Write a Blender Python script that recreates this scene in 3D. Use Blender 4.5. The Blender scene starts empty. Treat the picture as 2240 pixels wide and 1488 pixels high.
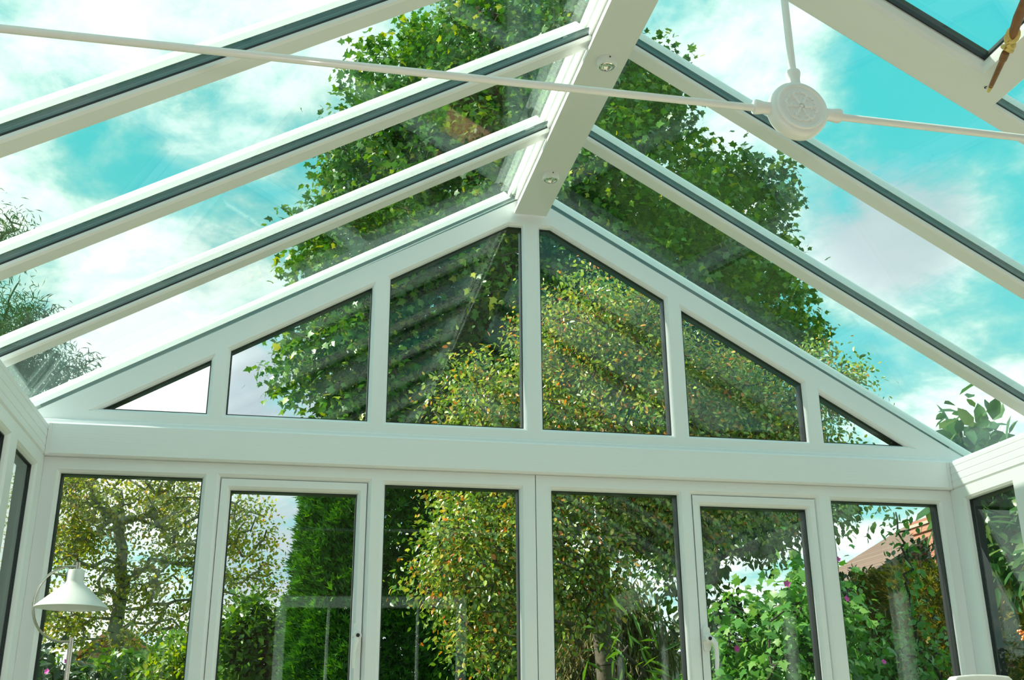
import bpy, bmesh, math, random
import numpy as np
from mathutils import Vector, Matrix
SC = bpy.context.scene
COL = SC.collection
PI = math.pi

# ------------------------------------------------------------------ helpers
def link(o, parent=None):
    COL.objects.link(o)
    if parent is not None:
        o.parent = parent
    return o

def setp(o, label=None, cat=None, group=None, kind=None):
    if label: o['label'] = label
    if cat: o['category'] = cat
    if group: o['group'] = group
    if kind: o['kind'] = kind
    return o

def empty(name, loc=(0, 0, 0), label=None, cat=None, group=None, kind=None):
    o = bpy.data.objects.new(name, None)
    o.empty_display_size = .05
    o.location = loc
    link(o)
    return setp(o, label, cat, group, kind)

class MB:
    """collects verts and faces of ONE part"""
    def __init__(self):
        self.v = []; self.f = []; self.mi = []
    def add(self, vs, fs, mi=0):
        b = len(self.v)
        self.v += [tuple(p) for p in vs]
        self.f += [tuple(b + i for i in q) for q in fs]
        self.mi += [mi] * len(fs)
        return self
    def box(self, lo, hi, mi=0):
        x0, y0, z0 = lo; x1, y1, z1 = hi
        vs = [(x0, y0, z0), (x1, y0, z0), (x1, y1, z0), (x0, y1, z0), (x0, y0, z1), (x1, y0, z1), (x1, y1, z1), (x0, y1, z1)]
        return self.add(vs, [(0, 3, 2, 1), (4, 5, 6, 7), (0, 1, 5, 4), (1, 2, 6, 5), (2, 3, 7, 6), (3, 0, 4, 7)], mi)
    def prism(self, prof, a, b, mi=0):
        """prof: closed list of points; a,b: functions mapping a profile point to the start and end 3D point"""
        n = len(prof)
        vs = [a(p) for p in prof] + [b(p) for p in prof]
        fs = [(i, (i + 1) % n, n + (i + 1) % n, n + i) for i in range(n)]
        fs += [tuple(range(n))[::-1], tuple(range(n, 2 * n))]
        return self.add(vs, fs, mi)
    def tube(self, pts, rad, seg=12, cap=True, mi=0):
        pts = [Vector(p) for p in pts]
        rads = rad if isinstance(rad, (list, tuple)) else [rad] * len(pts)
        n = len(pts); vs = []; prev = None
        for i, p in enumerate(pts):
            t = (pts[min(i + 1, n - 1)] - pts[max(i - 1, 0)]).normalized()
            if prev is None:
                prev = t.orthogonal().normalized()
            e = (prev - t * prev.dot(t)).normalized(); prev = e
            w = t.cross(e)
            for k in range(seg):
                a = 2 * PI * k / seg
                vs.append(p + (e * math.cos(a) + w * math.sin(a)) * rads[i])
        fs = []
        for i in range(n - 1):
            for k in range(seg):
                k2 = (k + 1) % seg
                fs.append((i * seg + k, i * seg + k2, (i + 1) * seg + k2, (i + 1) * seg + k))
        if cap:
            fs.append(tuple(range(seg))[::-1]); fs.append(tuple((n - 1) * seg + k for k in range(seg)))
        return self.add(vs, fs, mi)
    def lathe(self, prof, center, axis='z', seg=40, mi=0):
        """prof: list of (radius, height) along the axis"""
        cx, cy, cz = center
        vs = []
        for r, h in prof:
            for k in range(seg):
                a = 2 * PI * k / seg; c, s = r * math.cos(a), r * math.sin(a)
                vs.append((cx + c, cy + s, cz + h) if axis == 'z' else (cx + c, cy + h, cz + s) if axis == 'y' else (cx + h, cy + c, cz + s))
        fs = []
        for i in range(len(prof) - 1):
            for k in range(seg):
                k2 = (k + 1) % seg
                fs.append((i * seg + k, i * seg + k2, (i + 1) * seg + k2, (i + 1) * seg + k))
        return self.add(vs, fs, mi)
    def build(self, name, mats, parent=None, smooth=False, bevel=0):
        me = bpy.data.meshes.new(name)
        me.from_pydata(self.v, [], self.f)
        mats = mats if isinstance(mats, (list, tuple)) else [mats]
        for m in mats: me.materials.append(m)
        me.polygons.foreach_set('material_index', self.mi)
        bm = bmesh.new(); bm.from_mesh(me)
        bmesh.ops.recalc_face_normals(bm, faces=bm.faces)
        if bevel:
            es = [e for e in bm.edges if len(e.link_faces) == 2 and e.calc_face_angle(0) > .6]
            bmesh.ops.bevel(bm, geom=es, offset=bevel, segments=2, affect='EDGES', profile=.6)
        bm.to_mesh(me); bm.free()
        if smooth:
            me.polygons.foreach_set('use_smooth', [True] * len(me.polygons))
            try: me.set_sharp_from_angle(angle=math.radians(40))
            except Exception: pass
        me.update()
        o = bpy.data.objects.new(name, me)
        return link(o, parent)

# ------------------------------------------------------------------ materials
def S2L(c):
    return tuple(((x / 255) / 12.92 if x / 255 <= .04045 else ((x / 255 + .055) / 1.055) ** 2.4) for x in c)

def mat(name, col, rough=.5, metal=0, spec=.5, bump=None, var=None, coat=0):
    m = bpy.data.materials.new(name); m.use_nodes = True
    nt = m.node_tree; b = nt.nodes['Principled BSDF']
    b.inputs['Base Color'].default_value = (*col, 1)
    b.inputs['Roughness'].default_value = rough
    b.inputs['Metallic'].default_value = metal
    b.inputs['Specular IOR Level'].default_value = spec
    if coat: b.inputs['Coat Weight'].default_value = coat
    tc = nt.nodes.new('ShaderNodeTexCoord')
    if var:
        sc, amt = var
        nz = nt.nodes.new('ShaderNodeTexNoise'); nz.inputs['Scale'].default_value = sc; nz.inputs['Detail'].default_value = 5
        nt.links.new(tc.outputs['Object'], nz.inputs['Vector'])
        mx = nt.nodes.new('ShaderNodeMix'); mx.data_type = 'RGBA'
        mx.inputs[6].default_value = (*[x * (1 - amt) for x in col], 1); mx.inputs[7].default_value = (*[min(1, x * (1 + amt)) for x in col], 1)
        nt.links.new(nz.outputs['Fac'], mx.inputs[0]); nt.links.new(mx.outputs[2], b.inputs['Base Color'])
    if bump:
        sc, st = bump
        nz = nt.nodes.new('ShaderNodeTexNoise'); nz.inputs['Scale'].default_value = sc; nz.inputs['Detail'].default_value = 4
        nt.links.new(tc.outputs['Object'], nz.inputs['Vector'])
        bp = nt.nodes.new('ShaderNodeBump'); bp.inputs['Strength'].default_value = st; bp.inputs['Distance'].default_value = .01
        nt.links.new(nz.outputs['Fac'], bp.inputs['Height']); nt.links.new(bp.outputs[0], b.inputs['Normal'])
    return m

def grained(name, col):
    """white plastic with a fine straight moulded grain along x and y"""
    m = mat(name, col, .38)
    nt = m.node_tree; b = nt.nodes['Principled BSDF']
    tc = nt.nodes.new('ShaderNodeTexCoord'); mp = nt.nodes.new('ShaderNodeMapping')
    mp.inputs['Scale'].default_value = (1.2, 1.2, 260)
    nz = nt.nodes.new('ShaderNodeTexNoise'); nz.inputs['Scale'].default_value = 1; nz.inputs['Detail'].default_value = 3
    bp = nt.nodes.new('ShaderNodeBump'); bp.inputs['Strength'].default_value = .12; bp.inputs['Distance'].default_value = .004
    nt.links.new(tc.outputs['Object'], mp.inputs[0]); nt.links.new(mp.outputs[0], nz.inputs['Vector'])
    nt.links.new(nz.outputs['Fac'], bp.inputs['Height']); nt.links.new(bp.outputs[0], b.inputs['Normal'])
    return m

def glass_mat(name, tint, r0, wav, wscale=1.6):
    """clear pane: straight see-through plus a mirror share that grows towards grazing angles; slightly wavy reflection"""
    m = bpy.data.materials.new(name); m.use_nodes = True
    nt = m.node_tree; nt.nodes.clear()
    out = nt.nodes.new('ShaderNodeOutputMaterial')
    tr = nt.nodes.new('ShaderNodeBsdfTransparent'); tr.inputs['Color'].default_value = (*tint, 1)
    gl = nt.nodes.new('ShaderNodeBsdfGlossy'); gl.inputs['Roughness'].default_value = 0; gl.inputs['Color'].default_value = (.86, .97, .92, 1)
    lw = nt.nodes.new('ShaderNodeLayerWeight'); lw.inputs['Blend'].default_value = .5
    pw = nt.nodes.new('ShaderNodeMath'); pw.operation = 'POWER'; pw.inputs[1].default_value = 4.5
    ml = nt.nodes.new('ShaderNodeMath'); ml.operation = 'MULTIPLY_ADD'; ml.inputs[1].default_value = .8 - r0; ml.inputs[2].default_value = r0
    mx = nt.nodes.new('ShaderNodeMixShader')
    nt.links.new(lw.outputs['Facing'], pw.inputs[0]); nt.links.new(pw.outputs[0], ml.inputs[0]); nt.links.new(ml.outputs[0], mx.inputs[0])
    nt.links.new(tr.outputs[0], mx.inputs[1]); nt.links.new(gl.outputs[0], mx.inputs[2]); nt.links.new(mx.outputs[0], out.inputs[0])
    if wav:
        tc = nt.nodes.new('ShaderNodeTexCoord')
        nz = nt.nodes.new('ShaderNodeTexNoise'); nz.inputs['Scale'].default_value = wscale; nz.inputs['Detail'].default_value = 0
        bp = nt.nodes.new('ShaderNodeBump'); bp.inputs['Strength'].default_value = wav; bp.inputs['Distance'].default_value = .01
        nt.links.new(tc.outputs['Object'], nz.inputs['Vector']); nt.links.new(nz.outputs['Fac'], bp.inputs['Height']); nt.links.new(bp.outputs[0], gl.inputs['Normal'])
    return m

def leaf_mat(name, cols, trans=.35, rough=.4, spec=.5):
    """leaf: colour picked per leaf from a short ramp; some light passes through"""
    m = bpy.data.materials.new(name); m.use_nodes = True
    nt = m.node_tree; b = nt.nodes['Principled BSDF']; out = nt.nodes['Material Output']
    geo = nt.nodes.new('ShaderNodeNewGeometry'); cr = nt.nodes.new('ShaderNodeValToRGB')
    cr.color_ramp.interpolation = 'LINEAR'
    el = cr.color_ramp.elements
    while len(el) < len(cols): el.new(.5)
    for i, c in enumerate(cols):
        el[i].position = c[0]; el[i].color = (*c[1], 1)
    nt.links.new(geo.outputs['Random Per Island'], cr.inputs[0])
    b.inputs['Roughness'].default_value = rough; b.inputs['Specular IOR Level'].default_value = spec
    nt.links.new(cr.outputs[0], b.inputs['Base Color'])
    t = nt.nodes.new('ShaderNodeBsdfTranslucent')
    hs = nt.nodes.new('ShaderNodeHueSaturation'); hs.inputs['Hue'].default_value = .485; hs.inputs['Saturation'].default_value = 1.1; hs.inputs['Value'].default_value = 1.5
    nt.links.new(cr.outputs[0], hs.inputs['Color']); nt.links.new(hs.outputs[0], t.inputs[0])
    mx = nt.nodes.new('ShaderNodeMixShader'); mx.inputs[0].default_value = trans
    nt.links.new(b.outputs[0], mx.inputs[1]); nt.links.new(t.outputs[0], mx.inputs[2]); nt.links.new(mx.outputs[0], out.inputs[0])
    return m

def brick_mat(name, c1, c2, cm, scale):
    m = mat(name, c1, .85)
    nt = m.node_tree; b = nt.nodes['Principled BSDF']
    tc = nt.nodes.new('ShaderNodeTexCoord'); mp = nt.nodes.new('ShaderNodeMapping'); mp.inputs['Rotation'].default_value = (PI / 2, 0, 0)
    br = nt.nodes.new('ShaderNodeTexBrick'); br.inputs['Scale'].default_value = scale
    br.inputs['Color1'].default_value = (*c1, 1); br.inputs['Color2'].default_value = (*c2, 1); br.inputs['Mortar'].default_value = (*cm, 1)
    br.inputs['Mortar Size'].default_value = .015
    nt.links.new(tc.outputs['Object'], mp.inputs[0]); nt.links.new(mp.outputs[0], br.inputs['Vector']); nt.links.new(br.outputs['Color'], b.inputs['Base Color'])
    return m

M = {}
M['pvc'] = grained('white_plastic', (.87, .88, .885))
M['pvc_s'] = mat('smooth_white_plastic', (.86, .86, .84), .32)
M['paint'] = mat('white_metal_paint', (.84, .83, .79), .3, coat=.3)
M['cap'] = mat('white_outer_capping', (.86, .86, .83), .35)
M['rubber'] = mat('black_rubber', (.012, .014, .016), .5)
M['core'] = mat('dark_glazing_core', (.05, .085, .085), .25)
M['seat'] = mat('sun_toned_core', (.15, .185, .18), .3, .3)  # paler than the core: sun on its lower half painted in
M['glass'] = glass_mat('window_glass', (.94, .97, .95), .036, .18)
M['roofglass'] = glass_mat('roof_glass', (.92, .97, .955), .05, .04, .8)
M['nickel'] = mat('brushed_nickel', (.62, .57, .50), .22, 1)
M['opal'] = None
M['chrome'] = mat('chrome_reflector', (.75, .73, .68), .12, 1)
M['black'] = mat('black_plastic', (.01, .01, .01), .4)
M['wood'] = mat('brown_cane', (.24, .10, .035), .42, var=(60, .45))
M['straw'] = mat('straw_binding', (.72, .52, .16), .5, var=(90, .4))
M['floor'] = mat('beige_floor_tile', (.46, .40, .32), .5, var=(3, .1))
M['plaster'] = mat('cream_plaster', (.55, .48, .38), .9, bump=(40, .1))
M['chair'] = mat('white_gloss_paint', (.86, .85, .80), .35)
M['bark'] = mat('bark', (.10, .085, .06), .9, bump=(30, .6), var=(12, .4))
M['bark_l'] = mat('pale_lichened_bark', (.20, .20, .13), .9, bump=(30, .5), var=(9, .4))
M['bark_d'] = mat('dark_twig_bark', (.05, .04, .03), .9, var=(12, .4))
M['lawn'] = mat('lawn_grass', (.07, .14, .03), .95, var=(6, .4), bump=(80, .6))
M['brick'] = brick_mat('red_brick', (.34, .13, .075), (.26, .095, .06), (.35, .32, .28), 4.5)
M['darkbrick'] = brick_mat('dark_brick', (.10, .055, .04), (.07, .04, .03), (.12, .11, .10), 4.5)
M['chimney_brick'] = brick_mat('weathered_red_brick', (.40, .17, .10), (.30, .12, .08), (.36, .32, .27), 5)
M['tile'] = brick_mat('clay_roof_tile', (.20, .125, .095), (.15, .09, .07), (.08, .05, .04), 3)
M['orange'] = mat('orange_clay_tile', (.62, .20, .10), .8, var=(5, .3))
M['pot'] = mat('terracotta', (.55, .28, .16), .8)
M['fence'] = mat('weathered_grey_timber', (.42, .40, .37), .85, var=(20, .35), bump=(30, .4))
M['metal'] = mat('grey_aluminium', (.42, .45, .48), .4, .8)
M['housedark'] = mat('dark_room_glass', (.012, .014, .014), .06)
M['pink'] = mat('pink_petal', (.75, .06, .42), .6)
M['berry'] = mat('orange_berry', (.85, .19, .02), .4)
M['yellowleaf'] = mat('yellowed_leaf', (.72, .38, .05), .5)

# ------------------------------------------------------------------ room constants (metres; gable glass line is y = 0, camera side is -y)
X0, ZB, MS = 1.5974, 3.2149, .5754                       # ridge line, glass line at the ridge, roof slope
TH = math.atan(MS); CT, ST = math.cos(TH), math.sin(TH)
XL, XR = -.055, 3.255                                    # inner faces of the side walls
YB = -4.5                                                # house wall
ZUB, ZLT, ZLS, ZA, ZCH, ZR = 2.2627, 2.0371, 2.0019, 3.1229, 3.0749, 3.1194
def slope(x): return ZA - MS * abs(x - X0)

def inset(poly, d):
    """offset a convex counter-clockwise polygon outwards by d (inwards if negative)"""
    n = len(poly); res = []
    for i in range(n):
        a, b, c = Vector(poly[i - 1]), Vector(poly[i]), Vector(poly[(i + 1) % n])
        e1 = (b - a).normalized(); e2 = (c - b).normalized()
        n1 = Vector((e1.y, -e1.x)); n2 = Vector((e2.y, -e2.x))
        k = 1 + n1.dot(n2)
        res.append(tuple(b + (n1 + n2) * (d / k)))
    return res

def fill2d(loops):
    bm = bmesh.new(); es = []
    for lp in loops:
        vs = [bm.verts.new((p[0], p[1], 0)) for p in lp]
        for i in range(len(vs)): es.append(bm.edges.new((vs[i], vs[(i + 1) % len(vs)])))
    bmesh.ops.triangle_fill(bm, use_beauty=True, use_dissolve=False, edges=es)
    bm.verts.index_update()
    vs = [(v.co.x, v.co.y) for v in bm.verts]; fs = [tuple(v.index for v in f.verts) for f in bm.faces]
    bm.free(); return vs, fs

def frame_part(outer, holes, T, parent, name='frame', front=-.015, bev=.012, lip=0.0, back=.046, m=None):
    """moulded frame: flat front with bevelled openings. T maps (u, v, w) to the room; w grows outwards"""
    mb = MB()
    big = [inset(h, bev) for h in holes]
    vs, fs = fill2d([outer] + big); mb.add([T(u, v, front) for u, v in vs], fs)
    vs, fs = fill2d([outer] + holes); mb.add([T(u, v, back) for u, v in vs], fs)
    for h, g in zip(holes, big):
        n = len(h)
        mid = inset(h, bev * .35)
        rings = [[T(*p, front) for p in g], [T(*p, front + (lip - front) * .45) for p in mid], [T(*p, lip) for p in h], [T(*p, back) for p in h]]
        for a, b in zip(rings, rings[1:]):
            mb.add(a + b, [(i, (i + 1) % n, n + (i + 1) % n, n + i) for i in range(n)])
    n = len(outer)
    mb.add([T(*p, front) for p in outer] + [T(*p, back) for p in outer], [(i, (i + 1) % n, n + (i + 1) % n, n + i) for i in range(n)])
    return mb.build(name, m or M['pvc'], parent)

def pane_parts(h, T, parent, w0=.008, w1=.030, g=None, lipw=.0035, edge=.017):
    """the sealed glass unit of one opening and the black gasket round it"""
    n = len(h); o = inset(h, -.0006); i1 = inset(h, -lipw)
    mb = MB()
    rings = [[T(*p, w0 - .006) for p in o], [T(*p, w0 - .006) for p in i1], [T(*p, w0 - .0005) for p in i1], [T(*p, w0 - .0005) for p in o]]
    for a, b in zip(rings, rings[1:]): mb.add(a + b, [(i, (i + 1) % n, n + (i + 1) % n, n + i) for i in range(n)])
    # edge of the sealed unit, behind the inner glass face
    rr = [[T(*p, w0 + .0005) for p in inset(h, -.003)], [T(*p, w1 + edge) for p in inset(h, -.003)]]
    mb.add(rr[0] + rr[1], [(i, (i + 1) % n, n + (i + 1) % n, n + i) for i in range(n)])
    mb.build('gasket', M['rubber'], parent)
    q = inset(h, -.0015)
    mb = MB().add([T(*p, w0) for p in q] + [T(*p, w1) for p in q], [tuple(range(n))[::-1], tuple(range(n, 2 * n))] + [(i, (i + 1) % n, n + (i + 1) % n, n + i) for i in range(n)])
    return mb.build('glass_pane', g or M['glass'], parent)

def rect(u0, v0, u1, v1): return [(u0, v0), (u1, v0), (u1, v1), (u0, v1)]

# ------------------------------------------------------------------ the setting: floor, walls, windows
setp(MB().box((XL - .08, YB, -.06), (XR + .08, .07, 0)).build('floor', M['floor']), kind='structure')
setp(MB().box((XL - .08, -.012, 0), (XR + .08, .07, .52)).build('wall_back', M['plaster']), kind='structure')
setp(MB().box((XL - .09, YB, 0), (XL - .004, -.012, .52)).build('wall_left', M['plaster']), kind='structure')
setp(MB().box((XR + .004, YB, 0), (XR + .09, -.012, .52)).build('wall_right', M['plaster']), kind='structure')
setp(MB().box((-1.5, YB - .3, -.06), (7.5, YB, 3.6)).build('wall_front', M['darkbrick']), kind='structure')
setp(MB().box((-30, -25, -.35), (40, 60, -.07)).build('ground', M['lawn']), kind='structure')

TG = lambda u, v, w: (u, w, v)                            # gable wall
BOT = .62
def bottom_pane(u0, u1, top): return rect(u0, BOT, u1, top)

def lower_window(n, x0, x1, fixed, sash_open, sash_glass, hinge):
    w = empty(f'window_{n}', (x0, 0, .52), kind='structure')
    inv = Matrix.Translation((-x0, 0, -.52))
    T = lambda u, v, ww: (u - x0, ww, v - .52)
    holes = [bottom_pane(*f) for f in fixed]
    frame_part(rect(x0, .522, x1, 2.0885), holes + [sash_open], T, w)
    for h in holes: pane_parts(h, T, w)
    s = frame_part(inset(sash_open, -.0025), [sash_glass], T, w, name='sash', front=-.004, bev=.012, lip=.012, back=.058)
    pane_parts(sash_glass, T, s, w0=.02, w1=.042)
    # espagnolette handle on the sash stile
    hx = hinge
    sd = -1 if n == 1 else 1
    z0 = 1.524 - .52
    hb = MB()
    pl = []
    for k in range(24):                                   # oblong back plate
        a = 2 * PI * k / 24
        pl.append((hx - x0 + .0135 * math.cos(a), z0 + .0135 * math.sin(a) + (.03 if math.sin(a) > 0 else -.03)))
    hb.prism(pl, lambda p: (p[0], -.003, p[1]), lambda p: (p[0], -.015, p[1]))
    hb.lathe([(.0150, -.010), (.0150, -.034), (.0125, -.040), (.0, -.040)], (hx - x0, 0, z0), 'y', 24)
    # cranked lever: runs out sideways then hangs down
    if n == 2:
        path = [(0, -.026, 0), (.012, -.032, -.004), (.022, -.036, -.016), (.025, -.036, -.04), (.024, -.036, -.075), (.022, -.034, -.104)]
    else:
        path = [(0, -.026, 0), (-.004, -.032, -.014), (-.008, -.034, -.03), (-.010, -.034, -.055), (-.010, -.034, -.08), (-.010, -.033, -.104)]
    hb.tube([(hx - x0 + p[0], p[1], z0 + p[2]) for p in path], [.011, .0115, .0095, .0075, .0075, .0065], 14)
    h = hb.build('handle', M['pvc_s'], w, smooth=True)
    MB().lathe([(.0062, -.0402), (.0062, -.0425), (.0, -.0425)], (hx - x0 + .002, 0, z0), 'y', 20).build('lock_button', M['black'], h)
    return w

lower_window(1, XL, 1.603, [(0, .4527, ZLT), (1.0686, 1.5467, ZLT)], rect(.5125, BOT - .04, 1.009, ZLT + .004), rect(.5471, BOT, .974, ZLS), .991)
lower_window(2, 1.606, XR, [(1.6659, 2.1409, ZLT), (2.7547, 3.2, ZLT)], rect(2.197, BOT - .04, 2.688, ZLT + .004), rect(2.233, BOT, 2.6528, ZLS), 2.2155)

# gable window above the eaves beam
w3 = empty('window_3', (X0, 0, 2.21), kind='structure')
T3 = lambda u, v, ww: (u - X0, ww, v - 2.21)
xs0, xs1 = X0 - (ZA - ZUB) / MS, X0 + (ZA - ZUB) / MS
dch = (ZA - ZCH) / MS
gh = [[(xs0, ZUB), (.4468, ZUB), (.4468, slope(.4468))],
      [(.5101, ZUB), (.9981, ZUB), (.9981, slope(.9981)), (.5101, slope(.5101))],
      [(1.0642, ZUB), (1.567, ZUB), (1.567, ZCH), (X0 - dch, ZCH), (1.0642, slope(1.0642))],
      [(1.6382, ZUB), (2.1359, ZUB), (2.1359, slope(2.1359)), (X0 + dch, ZCH), (1.6382, ZCH)],
      [(2.205, ZUB), (2.6826, ZUB), (2.6826, slope(2.6826)), (2.205, slope(2.205))],
      [(2.7532, ZUB), (xs1, ZUB), (2.7532, slope(2.7532))]]
ztop = ZB - .002
frame_part([(XL - .09, 2.2170), (XR + .09, 2.2170), (XR + .09, max(2.22, ztop - MS * (XR + .09 - X0))), (X0, ztop), (XL - .09, max(2.22, ztop - MS * (X0 - XL + .09)))], gh, T3, w3)
for h in gh: pane_parts(h, T3, w3)

# side walls
def side_window(n, x, sgn):
    w = empty(f'window_{n}', (x, 0, .52), kind='structure')
    T = lambda u, v, ww: (sgn * ww + sgn * .0, u, v - .52)   # w grows away from the room
    Y = [(-.43 + .05, -.105), (-1.41, -.48), (-2.38, -1.51), (-3.36, -2.48), (-4.40, -3.46)]
    holes = [rect(a, BOT, b, ZLT) for a, b in Y]
    fr = frame_part(rect(YB + .002, .522, -.017, 2.0885), holes, T, w, front=0, lip=.015, back=.060)
    for h in holes: pane_parts(h, T, w, w0=.022, w1=.044)
side_window(4, XL, -1)
side_window(5, XR, 1)
setp(MB().box((XL - .075, -.0165, 0.52), (XL - .0005, .06, 2.085)).build('trim_1', M['pvc']), kind='structure')
setp(MB().box((XR + .0005, -.0165, 0.52), (XR + .075, .06, 2.085)).build('trim_2', M['pvc']), kind='structure')

# eaves beams: boxed and finely ribbed
def beam_profile(d, z0, z1, back, ribs=True):
    """(depth into room, z) profile with shallow ribs"""
    p = [(back, z0), (d - .006, z0), (d, z0 + .006)]
    for k in (range(1, 4) if ribs else []):
        zz = z0 + (z1 - z0) * k / 4
        p += [(d, zz - .003), (d - .0015, zz - .002), (d - .0015, zz + .002), (d, zz + .003)]
    return p + ([(d, z1 - .012), (d - .004, z1 - .006), (d - .012, z1), (back, z1)] if ribs else [(d, z1 - .006), (d - .004, z1), (d - .016, z1 + .002), (d - .016, z1 + .012), (d - .020, z1 + .015), (back, z1 + .015)])
pf = beam_profile(.040, 2.0895, 2.2015, -.07, False)
setp(MB().prism(pf, lambda p: (XL - .1, -p[0], p[1]), lambda p: (XR + .1, -p[0], p[1])).build('trim_3', M['pvc']), kind='structure')
for tn, x0_, x1_ in ((7, XL + .0045, XL + .016), (8, XR - .016, XR - .0045)):
    setp(MB().box((x0_, -.0425, 2.09), (x1_, -.0405, 2.196)).build(f'trim_{tn}', M['pvc_s'], bevel=.0008), kind='structure')
pf = beam_profile(.004, 2.0895, 2.200, -.17)
setp(MB().prism(pf, lambda p: (XL + p[0], -.0415, p[1]), lambda p: (XL + p[0], YB, p[1])).build('trim_4', M['pvc']), kind='structure')
setp(MB().prism(pf, lambda p: (XR - p[0], -.0415, p[1]), lambda p: (XR - p[0], YB, p[1])).build('trim_5', M['pvc']), kind='structure')

# ridge beam: inner box with lip, outer capping
rg = empty('trim_6', (X0, 0, ZR), kind='structure')
rp = [(-.064, 0), (.064, 0), (.064, .013), (.050, .019), (.050, .15), (-.050, .15), (-.050, .019), (-.064, .013)]
MB().prism(rp, lambda p: (p[0], -.028, p[1]), lambda p: (p[0], YB, p[1])).build('ridge_box', M['pvc_s'], rg)
cp = [(-.062, .130), (-.066, .150), (-.058, .168), (-.035, .190), (.035, .190), (.058, .168), (.066, .150), (.062, .130), (.0505, .130), (.0505, .1505), (-.0505, .1505), (-.0505, .130)]
MB().prism(cp, lambda p: (p[0], .09, p[1]), lambda p: (p[0], YB, p[1])).build('ridge_capping', M['cap'], rg)
for sg in (-1, 1):                                        # flashing strips either side of the ridge, lying against the glass
    fp = [(sg * .0502, .062), (sg * .060, .060), (sg * .060, .068), (sg * .0502, .110)]
    MB().prism(fp, lambda p: (p[0], -.03, p[1]), lambda p: (p[0], YB, p[1])).build('flashing', M['cap'], rg)

# roof: sealed glass sheets between the bars
def RP(side, s, y, n): return (X0 + side * (s * CT + n * ST), y, ZB - s * ST + n * CT)
BARY = [0.0, -.574, -1.112, -1.644, -2.18, -2.72, -3.26, -3.80]   # camera-side edge of each bar
BW = .062
SE = 2.10
ceil = empty('ceiling', (X0, 0, ZB), kind='structure')
def sheet(side, s0, s1, y0, y1):
    q = [(s0, y0), (s1, y0), (s1, y1), (s0, y1)]
    L = lambda s, y, n: tuple(Vector(RP(side, s, y, n)) - Vector((X0, 0, ZB)))
    vs = [L(s, y, .004) for s, y in q] + [L(s, y, .024) for s, y in q]
    MB().add(vs, [(3, 2, 1, 0), (4, 5, 6, 7), (0, 1, 5, 4), (1, 2, 6, 5), (2, 3, 7, 6), (3, 0, 4, 7)]).build('glass_pane', M['roofglass'], ceil)
for side in (-1, 1):
    for i in range(len(BARY)):
        ya = BARY[i] - .0005
        yb = BARY[i + 1] + BW + .0005 if i + 1 < len(BARY) else YB + .002
        if side == 1 and i == 3:
            sheet(side, .99, SE, ya, yb); continue
        sheet(side, .0625, SE, ya, yb)

nth = ['', 'next to the gable bar', 'second along from the gable bar', 'third along from the gable bar']
def roof_bar(side, i):
    y = BARY[i]
    sl = 'left' if side < 0 else 'right'
    if i == 0:
        lab = f'white roof bar on the {sl} slope sitting on top of the gable frame'
    elif i == 3 and side == 1:
        lab = 'white roof bar on the right slope with the opening roof window beside it'
    elif i == 3:
        lab = 'white roof bar on the left slope, third along from the gable bar'
    else:
        lab = f'white roof bar on the {sl} slope, {nth[min(i, 3)]}'
    if i > 3: o = ceil                                     # bars behind the camera belong to the roof shell
    else: o = empty('roof_bar', RP(side, SE, y + BW / 2, 0), lab, 'roof bar', 'roof bars of the conservatory')
    b0 = Vector(o.location)
    def L(s, yy, n): return tuple(Vector(RP(side, s, yy, n)) - b0)
    def ext(prof, s0, s1, name, m): return MB().prism(prof, lambda p: L(s0, p[0], p[1]), lambda p: L(s1, p[0], p[1])).build(name, m, o)
    a, b = y, y + BW
    if i > 0:
        pr = [(a, -.0015), (a, -.0095), (a + .006, -.0145), (b - .006, -.0145), (b, -.0095), (b, -.0015)]
        ext(pr, .064, SE, 'inner_capping', M['pvc_s'])
    se = SE if i else 1.94
    ext([(a - .0005, -.0014), (b + .0005, -.0014), (b + .0005, .0036), (a - .0005, .0036)], .064, se, 'gasket', M['rubber'])
    ext([(a + .0005, .0125), (b - .0005, .0125), (b - .0005, .0240), (a + .0005, .0240)], .0535, se, 'core', M['core'])
    ext([(a + .0005, .0038), (b - .0005, .0038), (b - .0005, .0124), (a + .0005, .0124)], .0535, se, 'core_lower_half', M['seat'])  # lower half of the core; its sunlit look is in the colour
    ext([(a - .001, .0245), (a + .001, .030), (a + .006, .044), (a + .013, .058), (a + .021, .067), (b - .021, .067), (b - .013, .058), (b - .006, .044), (b - .001, .030), (b + .001, .0245)], .07, SE, 'outer_capping', M['cap'])
    return o
for side in (-1, 1):
    for i in range(len(BARY)): roof_bar(side, i)

# opening roof window in the right slope
w6 = empty('window_6', RP(1, .6, -1.9, 0), kind='structure')
o6 = Vector(w6.location)
T6 = lambda u, v, w: tuple(Vector(RP(1, u, v, w)) - o6)
vo = [(.20, -2.117), (.978, -2.117), (.978, -1.6455), (.20, -1.6455)]
vh = [(.30, -2.02), (.885, -2.02), (.885, -1.742), (.30, -1.742)]
frame_part(vo, [vh], T6, w6, name='sash', front=-.030, bev=.014, lip=-.006, back=.028, m=M['pvc_s'])
pane_parts(vh, T6, w6, w0=.004, w1=.022, g=M['roofglass'], lipw=.005, edge=.007)
MB().add([T6(u, v, w) for w in (.004, .024) for u, v in rect(.0625, -2.117, .198, -1.6455)], [(3, 2, 1, 0), (4, 5, 6, 7), (0, 1, 5, 4), (1, 2, 6, 5), (2, 3, 7, 6), (3, 0, 4, 7)]).build('glass_pane', M['roofglass'], w6)
MB().lathe([(.004, 0), (.004, .002), (0, .002)], T6(.93, -1.70, -.032), 'z', 12).build('screw', M['black'], w6)

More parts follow.
